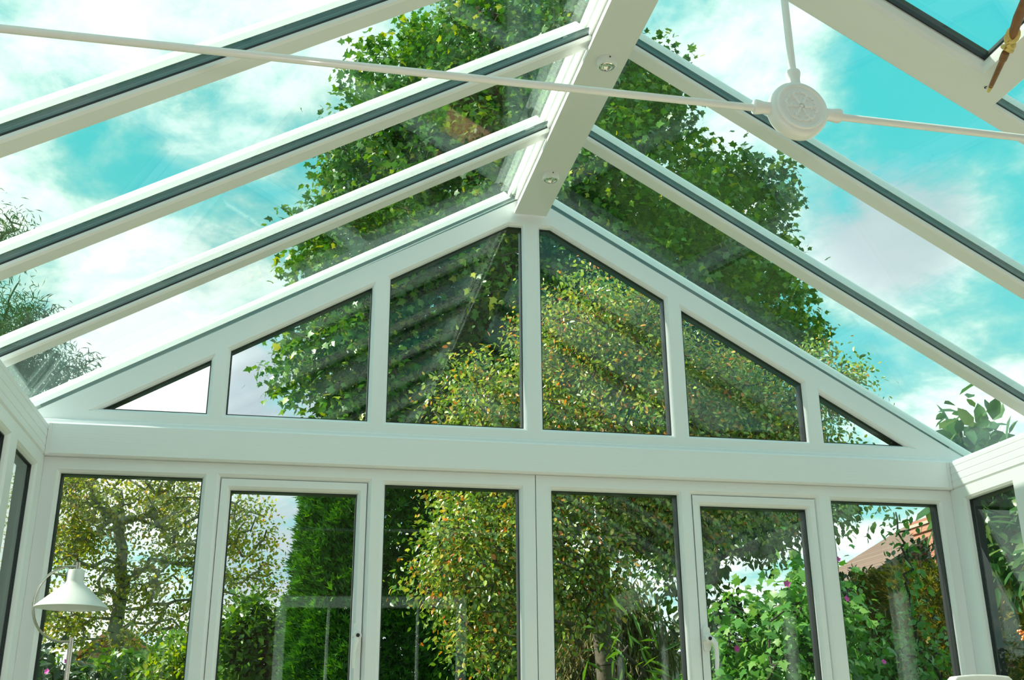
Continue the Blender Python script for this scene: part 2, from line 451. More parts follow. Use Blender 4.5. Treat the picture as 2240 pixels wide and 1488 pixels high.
# house windows behind the camera (seen only as reflections)
def house_window(n, x0, x1, z0, z1, cols):
    w = empty(f'window_{n}', (x0, YB, z0), kind='structure')
    T = lambda u, v, ww: (u - x0, -ww + .06, v - z0)
    st = .075; cw = (x1 - x0 - st * (cols + 1)) / cols
    zm = (z0 + z1) / 2 + .30
    holes = []
    for k in range(cols):
        a = x0 + st + k * (cw + st); m = a + cw / 2
        for (u0, u1) in ((a, m - .012), (m + .012, a + cw)):
            holes += [rect(u0, z0 + .08, u1, zm - .014), rect(u0, zm + .014, u1, z1 - .08)]
    frame_part(rect(x0, z0, x1, z1), holes, T, w, front=0, bev=.006, lip=.01, back=.058)
    for h in holes:
        MB().add([T(u, v, .02) for u, v in h] + [T(u, v, .03) for u, v in h], [(0, 1, 2, 3), (7, 6, 5, 4), (0, 1, 5, 4), (1, 2, 6, 5), (2, 3, 7, 6), (3, 0, 4, 7)]).build('glass_pane', M['housedark'], w)
house_window(7, .70, 2.09, .35, 2.16, 2)

# ------------------------------------------------------------------ fittings
# tie bar with boss, hung across the roof
BC = Vector((1.5985, -2.190, 2.2635))
tb = empty('tie_bar', BC, 'white metal roof tie bar with round rosette boss hung under the ridge', 'tie bar')
def rod(a, b, r, name): return MB().tube([Vector(a) - BC, Vector(b) - BC], r, 16).build(name, M['paint'], tb, smooth=True)
rod((-.05, -2.19, 2.2545), BC + Vector((-.075, 0, -.002)), .0068, 'rod')
rod(BC + Vector((.075, 0, -.002)), (3.25, -2.19, 2.2535), .0068, 'rod')
rod(BC + Vector((0, 0, .08)), (1.5975, -2.19, ZR), .0068, 'rod')
mb = MB(); mb.lathe([(0, -0.01692), (.040, -0.01692), (.041, -0.01908), (.0445, -0.01944), (.046, -0.01620), (.0505, -0.01476), (.0540, -0.01080), (.0548, -0.00576), (.0548, 0.00576), (.0540, 0.01080), (.0505, 0.01476), (.046, 0.01620), (.0445, 0.01944), (.041, 0.01908), (.040, 0.01692), (0, 0.01692)], (0, 0, 0), 'y', 56)
boss = mb.build('boss', M['paint'], tb, smooth=True)
for dv in ((-1, 0, 0), (1, 0, 0), (0, 0, 1)):
    d = Vector(dv)
    MB().tube([d * .050, d * .064, d * .066, d * .072, d * .080, d * .083, d * .085], [.0115, .0112, .0112, .0125, .0135, .0125, .0075], 20).build('collar', M['paint'], tb, smooth=True)
# rosette relief: eight pairs of curled scrolls round a bead, both faces
for fy in (-1, 1):
    ro = MB()
    yb_ = fy * .0174
    for k in range(6):
        a0 = 2 * PI * k / 6
        er = Vector((math.cos(a0), 0, math.sin(a0))); et = Vector((-math.sin(a0), 0, math.cos(a0)))
        for sg in (-1, 1):
            pts = []
            for j in range(9):
                t = j / 8
                ang = t * 1.5 * PI
                rr = .0072 * (1 - .5 * t)
                c = er * .0225 + et * sg * .0050
                pts.append(c + er * (math.sin(ang + .2) * rr) + et * (sg * math.cos(ang + .2) * rr) + Vector((0, yb_, 0)))
            ro.tube(pts, [.0025] * 7 + [.0021, .0015], 7)
        ro.tube([er * .005 + Vector((0, yb_, 0)), er * .015 + Vector((0, yb_, 0)), er * .0325 + Vector((0, yb_, 0))], [.0030, .0026, .0017], 7)
    ro.lathe([(.0042, 0), (.0036, fy * .0022), (.002, fy * .0034), (0, fy * .0036)], (0, yb_ - fy * .0005, 0), 'y', 14)
    ro.build('rosette', M['paint'], boss, smooth=True)

# two spot lights under the ridge beam
def spot(y, lab):
    o = empty('spot_light', (X0 + .002, y, ZR), lab, 'ceiling light', 'spot lights under the ridge beam')
    MB().lathe([(0, 0), (.031, 0), (.031, -.018), (.029, -.0225), (.0235, -.024), (.0225, -.020), (.0225, -.014), (0, -.014)], (0, 0, 0), 'z', 40).build('housing', M['pvc_s'], o, smooth=True)
    MB().lathe([(.0222, -.0225), (.019, -.024), (.0175, -.021), (.010, -.0155), (.004, -.0148), (0, -.0148)], (0, 0, 0), 'z', 36).build('lens', M['chrome'], o, smooth=True)
    MB().box((.0, -.0325, -.010), (.004, -.0305, -.006)).build('screw', M['black'], o)
spot(-.359, 'small round white spot light under the ridge beam, the one nearer the gable')
spot(-1.081, 'small round white spot light under the ridge beam, the one further from the gable')

# reading lamp
lx, ly = .186, -.50
def opal():
    m = bpy.data.materials.new('opal_glass'); m.use_nodes = True
    nt = m.node_tree; b = nt.nodes['Principled BSDF']; out = nt.nodes['Material Output']
    b.inputs['Base Color'].default_value = (.88, .89, .86, 1); b.inputs['Roughness'].default_value = .3; b.inputs['Specular IOR Level'].default_value = 1.0
    t = nt.nodes.new('ShaderNodeBsdfTranslucent'); t.inputs[0].default_value = (.85, .88, .84, 1)
    mx = nt.nodes.new('ShaderNodeMixShader'); mx.inputs[0].default_value = .3
    nt.links.new(b.outputs[0], mx.inputs[1]); nt.links.new(t.outputs[0], mx.inputs[2]); nt.links.new(mx.outputs[0], out.inputs[0])
    return m
M['opal'] = opal()
lamp = empty('floor_lamp', (lx, ly, 0), 'metal floor lamp with white opal glass shade by the left gable window', 'lamp')
MB().lathe([(0, 0), (.12, 0), (.125, .006), (.12, .016), (.03, .024), (.012, .032), (0, .032)], (0, 0, 0), 'z', 40).build('base', M['nickel'], lamp, smooth=True)
MB().tube([(0, 0, .028), (0, 0, 1.4725)], .0068, 16).build('pole', M['nickel'], lamp, smooth=True)
pts = [(0, 0, 1.462), (-.018, 0, 1.462)]
ax, az, rx, rz = -.0115, 1.5635, .087, .1015
for k in range(25):
    a = -PI / 2 - PI * k / 24
    pts.append((ax - .012 + rx * math.cos(a) * (1.0), 0, az + rz * math.sin(a)))
pts.append((-.004, 0, 1.665))
MB().tube(pts, .0036, 10).build('arm', M['nickel'], lamp, smooth=True)
sx, sz = -.0105, 1.5545
MB().tube([(sx + .003, 0, 1.653), (sx + .003, 0, 1.676)], .0062, 16).build('ferrule', M['nickel'], lamp, smooth=True)
shade = MB().lathe([(0, .1005), (.0215, .1005), (.0232, .098), (.0232, .070), (.026, .0625), (.052, .040), (.078, .0165), (.0965, 0), (.0985, -.0025), (.0965, -.003), (.077, .0145), (.051, .038), (.024, .061), (.0212, .069), (.0212, .096), (0, .097)], (sx, 0, sz), 'z', 56).build('lamp_shade', M['opal'], lamp, smooth=True)

# brown cane hanging by a straw binding under the roof window
A, Bq, Cq, Dq = Vector((2.372, -1.725, 2.694)), Vector((2.339, -1.83, 2.706)), Vector((2.315, -1.905, 2.718)), Vector((2.262, -2.06, 2.748))
ck = empty('hanging_cane', A, 'brown cane bound with straw, hanging under the opening roof window', 'ornament')
MB().tube([p - A for p in (A.lerp(Bq, .18), A.lerp(Bq, .45), Bq, Bq.lerp(Cq, .3))], [.0055, .0063, .0072, .008], 12).build('cane', M['wood'], ck, smooth=True)
MB().tube([p - A for p in (A, A.lerp(Bq, .12), A.lerp(Bq, .25))], [.0028, .0044, .0058], 10).build('tip', M['straw'], ck, smooth=True)
MB().tube([Bq.lerp(Cq, .05) - A, Bq.lerp(Cq, .12) - A, Bq.lerp(Cq, .3) - A, Bq.lerp(Cq, .4) - A], [.0075, .0094, .0096, .0086], 12).build('collar', M['wood'], ck, smooth=True)
kn = MB(); dirc = (Cq - Bq).normalized(); e1 = dirc.orthogonal().normalized(); e2 = dirc.cross(e1)
for j in range(3):
    c = Bq.lerp(Cq, .55 + .28 * j)
    ring = []
    for k in range(13):
        a = 2 * PI * k / 12
        ring.append(c - A + (e1 * math.cos(a) + e2 * math.sin(a)) * .0105 + dirc * (.011 * math.cos(a + j * 1.3)))
    kn.tube(ring, .0062, 8)
kn.build('binding', M['straw'], ck, smooth=True)
MB().tube([Cq - A, Cq.lerp(Dq, .35) - A + Vector((0, 0, .004)), Dq - A], [.0095, .0115, .008], 12).build('upper_cane', M['wood'], ck, smooth=True)

# high-backed white chair, only its top shows
ch = empty('high_back_chair', (2.598, -1.0, 0), 'high-backed white chair whose rounded top rail shows below the right corner post', 'chair')
rail = []
for k in range(25):
    t = -1 + 2 * k / 24
    rail.append((t * .094, 0, 1.350 + .006 * (1 - t * t) - (.022 * max(0, (abs(t) - .82) / .18) ** 2)))
top = [(x, z) for x, y, z in rail]
prof = [(-.094, 1.18)] + top + [(.094, 1.18)]
MB().prism(prof, lambda p: (p[0], -.018, p[1]), lambda p: (p[0], .018, p[1])).build('top_rail', M['chair'], ch, bevel=.004)
for sx_ in (-1, 1):
    MB().box((sx_ * .085 - .014, -.016, 0), (sx_ * .085 + .014, .016, 1.181)).build('back_post', M['chair'], ch, bevel=.003)
    MB().box((sx_ * .19 - .016, -.44, 0), (sx_ * .19 + .016, -.41, .42)).build('leg', M['chair'], ch, bevel=.003)
MB().box((-.21, -.45, .42), (.21, .03, .455)).build('seat', M['chair'], ch, bevel=.008)
for k in range(3):
    MB().box((-.06 + k * .045, -.008, .455), (-.03 + k * .045, .008, 1.185)).build('slat', M['chair'], ch, bevel=.002)
#@@BEGIN
# ------------------------------------------------------------------ garden
def G(*rgb): return S2L(rgb)
M['maple_leaf'] = leaf_mat('maple_leaf', [(0, (.02, .095, .014)), (.5, (.05, .17, .016)), (.85, (.12, .27, .02)), (.95, (.24, .36, .025)), (1, (.52, .50, .03))],   .27, .36)
M['apple_leaf'] = leaf_mat('apple_leaf', [(0, (.04, .12, .02)), (.45, (.15, .28, .03)), (.80, (.38, .45, .07)), (.91, (.58, .38, .06)), (1, (.56, .16, .03))], .33, .3, .8)
M['oak_leaf'] = leaf_mat('oak_leaf', [(0, (.12, .19, .02)), (.6, (.28, .34, .035)), (.9, (.48, .44, .05)), (1, (.60, .34, .06))], .4, .45)
M['cypress'] = leaf_mat('cypress_spray', [(0, (.016, .07, .012)), (.6, (.04, .16, .014)), (1, (.10, .30, .025))], .2, .6)
M['hedge_leaf'] = leaf_mat('hedge_leaf', [(0, (.03, .10, .012)), (.7, (.08, .20, .02)), (1, (.18, .32, .04))], .3, .4)
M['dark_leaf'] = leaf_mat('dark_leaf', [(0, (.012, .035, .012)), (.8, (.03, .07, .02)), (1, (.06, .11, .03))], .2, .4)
M['feather_leaf'] = leaf_mat('feathery_leaf', [(0, (.02, .08, .03)), (.8, (.05, .13, .04)), (1, (.12, .18, .03))], .3, .5)
M['mallow_leaf'] = leaf_mat('mallow_leaf', [(0, (.05, .18, .03)), (.6, (.10, .27, .05)), (1, (.20, .36, .09))], .38, .38)
M['golden'] = leaf_mat('golden_spray', [(0, (.06, .10, .01)), (.6, (.16, .17, .015)), (1, (.34, .22, .02))], .25, .6)
M['broad_leaf'] = leaf_mat('broad_leaf', [(0, (.03, .10, .035)), (.7, (.07, .17, .05)), (1, (.16, .24, .07))], .35, .35)
M['straw_leaf'] = leaf_mat('weeping_leaf', [(0, (.06, .10, .02)), (.5, (.14, .16, .04)), (1, (.30, .24, .10))], .3, .5)
M['lime_leaf'] = leaf_mat('lime_leaf', [(0, (.07, .17, .01)), (.7, (.15, .26, .015)), (1, (.30, .34, .03))], .4, .45)

LEAF = {
 'ovate': ([(0, 0, 0), (.3, .25, .05), (.72, .2, .03), (1, 0, -.08), (.72, -.2, .03), (.3, -.25, .05), (.5, 0, -.02)],
           [(0, 6, 1), (1, 6, 2), (2, 6, 3), (3, 6, 4), (4, 6, 5), (5, 6, 0)]),
 'small': ([(0, 0, 0), (.45, .3, .06), (1, 0, -.05), (.45, -.3, .06)], [(0, 2, 1), (0, 3, 2)]),
 'maple': ([(0, 0, 0), (.05, .30, .02), (.22, .26, .03), (.42, .55, -.04), (.52, .26, .02), (1, 0, -.10), (.52, -.26, .02), (.42, -.55, -.04), (.22, -.26, .03), (.05, -.30, .02), (.3, 0, .03)],
           [(0, 10, 1), (1, 10, 2), (2, 10, 3), (3, 10, 4), (4, 10, 5), (5, 10, 6), (6, 10, 7), (7, 10, 8), (8, 10, 9), (9, 10, 0)]),
 'spray': ([(0, 0, 0), (.45, .10, .03), (1, .03, -.08), (.5, -.02, 0), (.35, .10, .03), (.7, .38, -.02), (.35, -.10, .03), (.75, -.34, -.02)],
           [(0, 3, 1), (1, 3, 2), (0, 1, 5), (0, 7, 3)]),
 'narrow': ([(0, 0, 0), (.5, .06, .02), (1, 0, -.12), (.5, -.06, .02)], [(0, 2, 1), (0, 3, 2)]),
}
def unit(a): return a / (np.linalg.norm(a, axis=-1, keepdims=True) + 1e-9)

def leaves_mesh(name, kind, pos, tip, nrm, size, m, parent):
    lv, lf = LEAF[kind]
    lv = np.array(lv, float); k = len(lv); n = len(pos)
    tip = unit(tip); side = unit(np.cross(nrm, tip)); nn = np.cross(tip, side)
    P = pos[:, None, :] + size[:, None, None] * (lv[None, :, 0:1] * tip[:, None, :] + lv[None, :, 1:2] * side[:, None, :] + lv[None, :, 2:3] * nn[:, None, :])
    V = P.reshape(-1, 3)
    F = (np.array(lf)[None] + (np.arange(n) * k)[:, None, None]).reshape(-1, 3)
    me = bpy.data.meshes.new(name)
    me.vertices.add(len(V)); me.vertices.foreach_set('co', V.ravel())
    me.loops.add(F.size); me.loops.foreach_set('vertex_index', F.ravel().astype(np.int32))
    me.polygons.add(len(F)); me.polygons.foreach_set('loop_start', np.arange(0, F.size, 3, dtype=np.int32))
    me.materials.append(m); me.update(calc_edges=True)
    return link(bpy.data.objects.new(name, me), parent)

def tubes_mesh(name, A, B, ra, rb, m, parent, seg=6):
    A = np.array(A); B = np.array(B); ra = np.array(ra); rb = np.array(rb)
    t = unit(B - A); ref = np.where(np.abs(t[:, 2:3]) > .9, [[1., 0, 0]], [[0, 0, 1.]]); e = unit(np.cross(t, ref)); w = np.cross(t, e)
    an = np.arange(seg) * 2 * PI / seg
    ring = np.cos(an)[None, :, None] * e[:, None] + np.sin(an)[None, :, None] * w[:, None]
    V = np.concatenate([A[:, None] + ring * ra[:, None, None], B[:, None] + ring * rb[:, None, None]], 1).reshape(-1, 3)
    i = np.arange(seg); j = (i + 1) % seg
    q = np.stack([i, j, seg + j, seg + i], 1)
    F = (q[None] + (np.arange(len(A)) * 2 * seg)[:, None, None]).reshape(-1, 4)
    me = bpy.data.meshes.new(name); me.from_pydata(V.tolist(), [], F.tolist()); me.materials.append(m)
    me.polygons.foreach_set('use_smooth', [True] * len(F)); me.update()
    return link(bpy.data.objects.new(name, me), parent)

def blob_points(rg, blobs, n, shell=.55, shape=None):
    """cluster centres in a set of ellipsoids, favouring their outer part; also the outward direction of each"""
    vol = np.array([b[1][0] * b[1][1] * b[1][2] for b in blobs]) ** .75
    pick = rg.choice(len(blobs), n, p=vol / vol.sum())
    c = np.array([b[0] for b in blobs])[pick]; r = np.array([b[1] for b in blobs])[pick]
    d = unit(rg.normal(size=(n, 3)))
    rad = shell + (1.04 - shell) * rg.random(n) ** .7
    p = c + d * r * rad[:, None]
    return p, unit(d * r)

def plant(name, label, cat, base, trunk, blobs, ncl, per, kind, size, m, seed, bark='bark', r0=.1, spread=.25, twig=.3, shell=.5, group=None,
          up=.55, droop=.25, outw=.6, part='foliage', wood='trunk', bend=.12, rmin=.004, zmin=-.05, nolimb=0):
    rg = np.random.default_rng(seed)
    o = empty(name, base, label, cat, group)
    b0 = np.array(base)
    cp, od = blob_points(rg, blobs, ncl, shell)
    ok = cp[:, 2] > zmin; cp, od = cp[ok], od[ok]; ncl = len(cp)
    # --- wood: grow from the trunk line, each cluster joins the nearest wood below it
    tr = [np.array(p, float) for p in trunk]
    nodes = []; par = []
    for k in range(len(tr) - 1):
        m_ = 5
        for j in range(m_):
            nodes.append(tr[k] + (tr[k + 1] - tr[k]) * j / m_ + (rg.normal(size=3) * r0 * .25 if (k + j) else 0)); par.append(len(nodes) - 2)
    nodes.append(tr[-1]); par.append(len(nodes) - 2)
    ntr = len(nodes)
    order = np.argsort(np.linalg.norm(cp - tr[-1], axis=1))
    tips = []
    for ci in order:
        arr = np.array(nodes); dv = cp[ci] - arr; dist = np.linalg.norm(dv, axis=1)
        pen = dist * (1 + .55 * np.clip(-dv[:, 2] / (dist + 1e-6) + .15, 0, 1.2)); pen[:max(1, ntr // 3)] += 1e3 if ntr > 3 else 0
        j = int(np.argmin(pen)); a = arr[j]; L = dist[j]
        steps = max(1, min(7, int(L / max(twig, .05)) + 1)); prev = j
        off = rg.normal(size=3) * L * bend
        for s in range(1, steps + 1):
            t = s / steps
            nodes.append(a + (cp[ci] - a) * t + off * math.sin(PI * t) + np.array([0, 0, -.08 * L * math.sin(PI * t)])); par.append(prev); prev = len(nodes) - 1
        tips.append(prev)
    N = len(nodes); cnt = np.ones(N)
    for i in range(N - 1, 0, -1): cnt[par[i]] += cnt[i] * .999
    rad = rmin + (r0 - rmin) * (cnt / cnt[0]) ** .55
    nd = np.array(nodes); pi_ = np.array(par[1:]); ii = np.arange(1, N)
    tubes_mesh(wood, nd[pi_] - b0, nd[ii] - b0, np.minimum(rad[pi_], rad[ii] * 1.5), rad[ii], M[bark], o, 7)
    # --- leaves along short twigs at every cluster
    n = ncl * per
    c = np.repeat(cp, per, 0); d = np.repeat(od, per, 0)
    cen = np.repeat(unit(rg.normal(size=(ncl, 3)) * .6 + od), per, 0)
    t = rg.random((n, 1)) - .35
    pos = c + cen * t * twig * 1.3 + rg.normal(size=(n, 3)) * spread * .5
    tip = d * outw + rg.normal(size=(n, 3)) * .6 + np.array([0, 0, -droop])
    nrm = np.array([0, 0, up]) + d * .45 + rg.normal(size=(n, 3)) * .5
    sz = size * (.65 + .6 * rg.random(n))
    ok = pos[:, 2] > zmin
    leaves_mesh(part, kind, pos[ok] - b0, tip[ok], nrm[ok], sz[ok], m, o)
    return o

def on_surface(o, pts, base, name, m, r, seed, petals=5):
    """small flowers set among the leaves"""
    rg = random.Random(seed)
    for p in pts:
        mb = MB(); c = Vector(p) - Vector(base)
        ax_ = Vector((rg.uniform(-.4, .4), -1, rg.uniform(-.1, .5))).normalized(); e = ax_.orthogonal().normalized(); w = ax_.cross(e)
        for k in range(petals):
            a = 2 * PI * k / petals
            dd = e * math.cos(a) + w * math.sin(a); ss = ax_.cross(dd)
            mb.add([c, c + dd * r * .6 + ss * r * .42 + ax_ * r * .25, c + dd * r * 1.05 + ax_ * r * .3, c + dd * r * .6 - ss * r * .42 + ax_ * r * .25], [(0, 1, 2, 3)])
        mb.lathe([(0, -r * .15), (r * .18, 0), (0, r * .3)], c, 'z', 8)
        mb.build(name, m, o)

# tall maple behind everything
plant('maple_tree', 'very tall maple tree with yellow-tipped green crown reaching above the ridge', 'tree', (4.5, 12.0, -.1),
      [(4.5, 12.0, -.1), (4.45, 11.9, 3.5), (4.4, 11.8, 7.0), (4.3, 11.6, 10.5)],
      [((4.4, 11.6, 8.4), (3.5, 2.6, 2.8)), ((4.2, 11.4, 11.1), (2.2, 1.8, 1.5)), ((4.3, 11.2, 12.5), (1.2, 1, .9)), ((3.0, 11.0, 12.1), (.35, .4, .7)), ((2.2, 11.1, 11.2), (.75, .7, .7)),
       ((1.6, 11, 9.6), (.7, .8, .8)), ((1.5, 11, 7.9), (1.0, 1.1, .8)), ((1.25, 11, 6.4), (1.0, 1.1, .95)), ((1.9, 11.2, 5.5), (.9, 1.1, .8)),
       ((6.3, 11.2, 11.2), (.8, .8, .9)), ((7.6, 11.3, 9.2), (.95, 1.2, 1.0)), ((7.7, 11.2, 7.4), (1.0, 1.2, 1.1)), ((4.4, 11.8, 5.9), (3.0, 2.0, 1.3)), ((6.9, 11.3, 6.0), (1.2, 1.3, 1.0))],
      3500, 34, 'maple', .115, M['maple_leaf'], 11, r0=.30, spread=.26, twig=.36, shell=.35)

# old apple tree in front of it, turning orange
plant('apple_tree', 'large apple tree with green and rust-orange leaves just beyond the middle windows', 'tree', (3.0, 4.1, -.1),
      [(3.0, 4.1, -.1), (3.05, 4.1, 1.2), (3.0, 4.0, 2.4)],
      [((3.2, 3.9, 3.35), (1.15, .8, .85)), ((2.85, 3.7, 4.0), (.5, .5, .5)), ((3.3, 3.7, 4.15), (.3, .35, .35)), ((4.2, 3.8, 3.35), (.75, .6, .6)), ((2.2, 3.7, 2.85), (.5, .5, .5)), ((2.0, 3.5, 3.35), (.3, .4, .35)),
       ((1.95, 3.4, 2.25), (.38, .4, .45)), ((2.5, 3.5, 2.3), (.5, .5, .5)), ((3.5, 3.7, 2.75), (.5, .5, .35)), ((4.75, 3.6, 3.75), (.3, .3, .25)), ((2.1, 3.3, 1.75), (.3, .3, .25))],
      2100, 36, 'ovate', .040, M['apple_leaf'], 23, r0=.07, spread=.14, twig=.18, shell=.3, droop=.5, up=.4)

# spreading tree far left, bare limbs showing
plant('oak_tree', 'spreading tree with pale trunk and thin olive foliage behind the floor lamp', 'tree', (-1.55, 14, -.1),
      [(-1.5, 14, -.1), (-1.62, 14, 1.6), (-1.70, 14, 2.9), (-1.72, 14, 3.7), (-1.9, 14, 4.8)],
      [((-1.8, 14, 4.9), (1.1, 1.0, .7)), ((-2.7, 14, 4.5), (.7, .8, .8)), ((-.7, 14, 4.45), (.8, .8, .6)), ((.15, 13.9, 4.3), (.4, .5, .45)), ((-2.5, 13.8, 3.4), (.8, .8, .7)), ((.2, 13.6, 3.45), (.42, .4, .32)),
       ((-.9, 13.8, 3.4), (.75, .7, .45)), ((-1.5, 13.8, 2.7), (1.1, .6, .4))],
      620, 34, 'small', .072, M['oak_leaf'], 37, bark='bark_l', r0=.105, spread=.24, twig=.3, shell=.55, bend=.22, rmin=.010)

# clipped cypress
def conifer(name, label, base, x0, x1, y0, y1, z1, n, m, seed, size=.16, front=.5, fuzz=.10):
    rg = np.random.default_rng(seed)
    o = empty(name, base, label, 'conifer'); b0 = np.array(base)
    tubes_mesh('trunk', [np.array([0, 0, -.05])], [np.array([0, 0, z1 * .8])], [.07], [.02], M['bark'], o, 10)
    c = np.array([(x0 + x1) / 2, (y0 + y1) / 2]); h = np.array([(x1 - x0) / 2, (y1 - y0) / 2])
    a = rg.random(n) * 2 * PI; z = z1 * rg.random(n) ** .8
    sh = 1 - .18 * (z / z1) ** 2
    # rounded rectangle outline
    ca, sa = np.cos(a), np.sin(a); k = 1 / (np.abs(ca) ** 4 + np.abs(sa) ** 4) ** .25
    depth = 1 - .45 * rg.random(n) ** 2.2
    lump = 1 + .05 * np.sin(a * 7 + z * 5) + .05 * np.sin(a * 13 - z * 9)
    px = c[0] + h[0] * ca * k * sh * depth * lump; py = c[1] + h[1] * sa * k * sh * depth * lump
    pos = np.stack([px, py, z], 1)
    out = unit(np.stack([ca, sa, np.full(n, .75)], 1))
    tip = out + rg.normal(size=(n, 3)) * .32
    nrm = np.array([0, 0, .6]) + out * .4 + rg.normal(size=(n, 3)) * .5
    leaves_mesh('foliage', 'spray', pos - b0, tip, nrm, size * (.55 + .8 * rg.random(n)), m, o)
    return o
conifer('cypress', 'dense dark green clipped cypress standing between the trees left of the middle', (1.65, 5.9, -.07), .78, 2.75, 5.3, 6.5, 3.5, 75000, M['cypress'], 5, .085)
conifer('golden_cypress', 'golden-tipped dark conifer below the chimney', (6.55, 5.2, -.07), 5.75, 7.4, 4.6, 5.9, 2.55, 24000, M['golden'], 6, .085)

def hedge(name, label, cat, x0, x1, y0, y1, z1, n, kind, size, m, seed, wob=.12):
    rg = np.random.default_rng(seed)
    base = ((x0 + x1) / 2, (y0 + y1) / 2, -.07); b0 = np.array(base)
    o = empty(name, base, label, cat)
    p = np.stack([rg.uniform(x0, x1, n), rg.uniform(y0, y1, n), z1 * rg.random(n) ** .75], 1)
    p[:, 2] += wob * np.sin(p[:, 0] * 3.1 + seed) * (p[:, 2] / z1) + wob * .5 * np.sin(p[:, 0] * 9.7) * (p[:, 2] / z1)
    p[:, 1] += wob * np.sin(p[:, 0] * 4.3 + p[:, 2] * 3)
    tip = rg.normal(size=(n, 3)) + np.array([0, -.5, .1]); nrm = rg.normal(size=(n, 3)) * .6 + np.array([0, -.3, .6])
    leaves_mesh('foliage', kind, p - b0, tip, nrm, size * (.6 + .8 * rg.random(n)), m, o)
    return o
hedge('hedge', 'clipped hedge across the far left of the garden beyond the casement', 'hedge', -3.6, .95, 9.2, 9.9, 2.12, 13000, 'small', .10, M['hedge_leaf'], 3)
hedge('backdrop_hedge', 'dark hedge added as a backdrop in place of shade behind the apple tree', 'hedge', 1.2, 6.4, 8.6, 9.4, 2.5, 9000, 'ovate', .14, M['dark_leaf'], 8, .2)  # added dark backdrop; its dark leaves stand in for shade under the maple
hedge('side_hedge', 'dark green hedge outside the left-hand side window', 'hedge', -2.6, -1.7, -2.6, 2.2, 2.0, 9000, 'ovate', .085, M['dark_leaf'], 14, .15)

def bush(name, label, base, blobs, ncl, per, kind, size, mk, seed, **kw):
    cat = kw.pop('cat', 'shrub')
    top = max(b[0][2] for b in blobs)
    bb = np.array(blobs[0][0])
    return plant(name, label, cat, base, [base, (base[0] * .5 + bb[0] * .5, base[1] * .5 + bb[1] * .5, max(.25, bb[2] * .45))], blobs, ncl, per, kind, size, M[mk], seed,
                 bark=kw.pop('bark', 'bark_d'), r0=kw.pop('r0', .03), spread=kw.pop('spread', .12), twig=kw.pop('twig', .18), shell=kw.pop('shell', .3), wood='stem', **kw)

bush('feathery_tree', 'feathery dark green tree high on the left beyond the roof glass', (-3.9, 9, -.1), [((-3.3, 9, 5.9), (.9, .6, .6)), ((-2.5, 9, 5.55), (.55, .45, .42)), ((-2.0, 9, 5.15), (.42, .3, .2)), ((-2.6, 9, 5.0), (.5, .4, .3)), ((-3.0, 9, 6.9), (.35, .3, .35))],
     420, 30, 'narrow', .11, 'feather_leaf', 41, cat='tree', r0=.12, spread=.2, twig=.25, droop=.7)
bush('plum_tree', 'small dark-branched tree with drooping green leaves left of the chimney', (4.75, 5.6, -.1), [((4.6, 5.5, 3.0), (.65, .5, .35)), ((5.25, 5.5, 3.12), (.5, .35, .2)), ((4.1, 5.4, 3.1), (.4, .4, .4)), ((4.15, 5.5, 2.6), (.3, .3, .25)), ((5.75, 5.4, 3.2), (.25, .3, .12)), ((5.0, 5.4, 2.85), (.2, .3, .15))],
     300, 24, 'ovate', .075, 'apple_leaf' if False else 'hedge_leaf', 43, cat='tree', r0=.06, spread=.2, twig=.2, droop=.7, bend=.2)
mb_ = (3.7, 2.5, -.07)
ml = bush('mallow', 'leafy mallow shrub with magenta flowers close outside the right-hand casement', mb_, [((3.65, 2.5, 1.55), (.42, .4, .5)), ((3.95, 2.6, 1.85), (.25, .25, .35)), ((3.45, 2.5, 1.3), (.3, .3, .4)), ((3.8, 2.4, 1.0), (.5, .4, .5))],
     330, 17, 'maple', .066, 'mallow_leaf', 47, spread=.14, droop=.6)
on_surface(ml, [(3.60, 2.2, 2.02), (3.98, 2.3, 2.18), (3.93, 2.3, 2.10), (4.02, 2.3, 1.95), (3.3, 2.3, 1.66)], mb_, 'flower', M['pink'], .022, 4)
rb = (4.65, 3.4, -.07)
rs = bush('rose_bush', 'leggy shrub with tall shoots and small leaves below the chimney', rb, [((4.62, 3.4, 1.4), (.3, .25, .5)), ((5.02, 3.4, 1.62), (.28, .25, .42)), ((5.12, 3.4, 2.4), (.06, .08, .42)), ((4.72, 3.4, 2.15), (.05, .08, .14)), ((4.55, 3.4, 2.05), (.12, .1, .1))],
     190, 14, 'ovate', .06, 'mallow_leaf', 53, spread=.10, droop=.4)
on_surface(rs, [(4.45, 3.15, 2.32), (4.66, 3.08, 1.64), (4.5, 3.08, 1.58)], rb, 'flower', M['pink'], .02, 5)
on_surface(rs, [(5.0, 3.08, 1.78)], rb, 'yellowed_leaf', M['yellowleaf'], .035, 6, 2)
bush('holly_bush', 'dark rounded evergreen bush below the roof edge of the brick house', (10.0, 12.2, -.07), [((9.6, 12.2, 2.5), (1.4, .8, 1.0)), ((10.7, 12.2, 3.15), (.8, .7, .75)), ((11.8, 12.2, 3.2), (.8, .7, .7)), ((8.4, 12.2, 2.0), (.8, .7, .8))],
     420, 24, 'ovate', .12, 'dark_leaf', 91, spread=.25, r0=.06)
bush('broad_leaved_shrub', 'tall shrub with broad curved leaves rising outside the right eaves', (4.5, 1.2, -.07), [((4.22, 1.2, 2.45), (.14, .2, .22)), ((4.18, 1.2, 2.65), (.09, .12, .10)), ((4.5, 1.15, 2.2), (.2, .2, .2)), ((4.45, .8, 2.0), (.22, .2, .25))],
     130, 11, 'ovate', .115, 'broad_leaf', 59, spread=.14, droop=.35, outw=.9)
fb = (4.2, -.4, -.07)
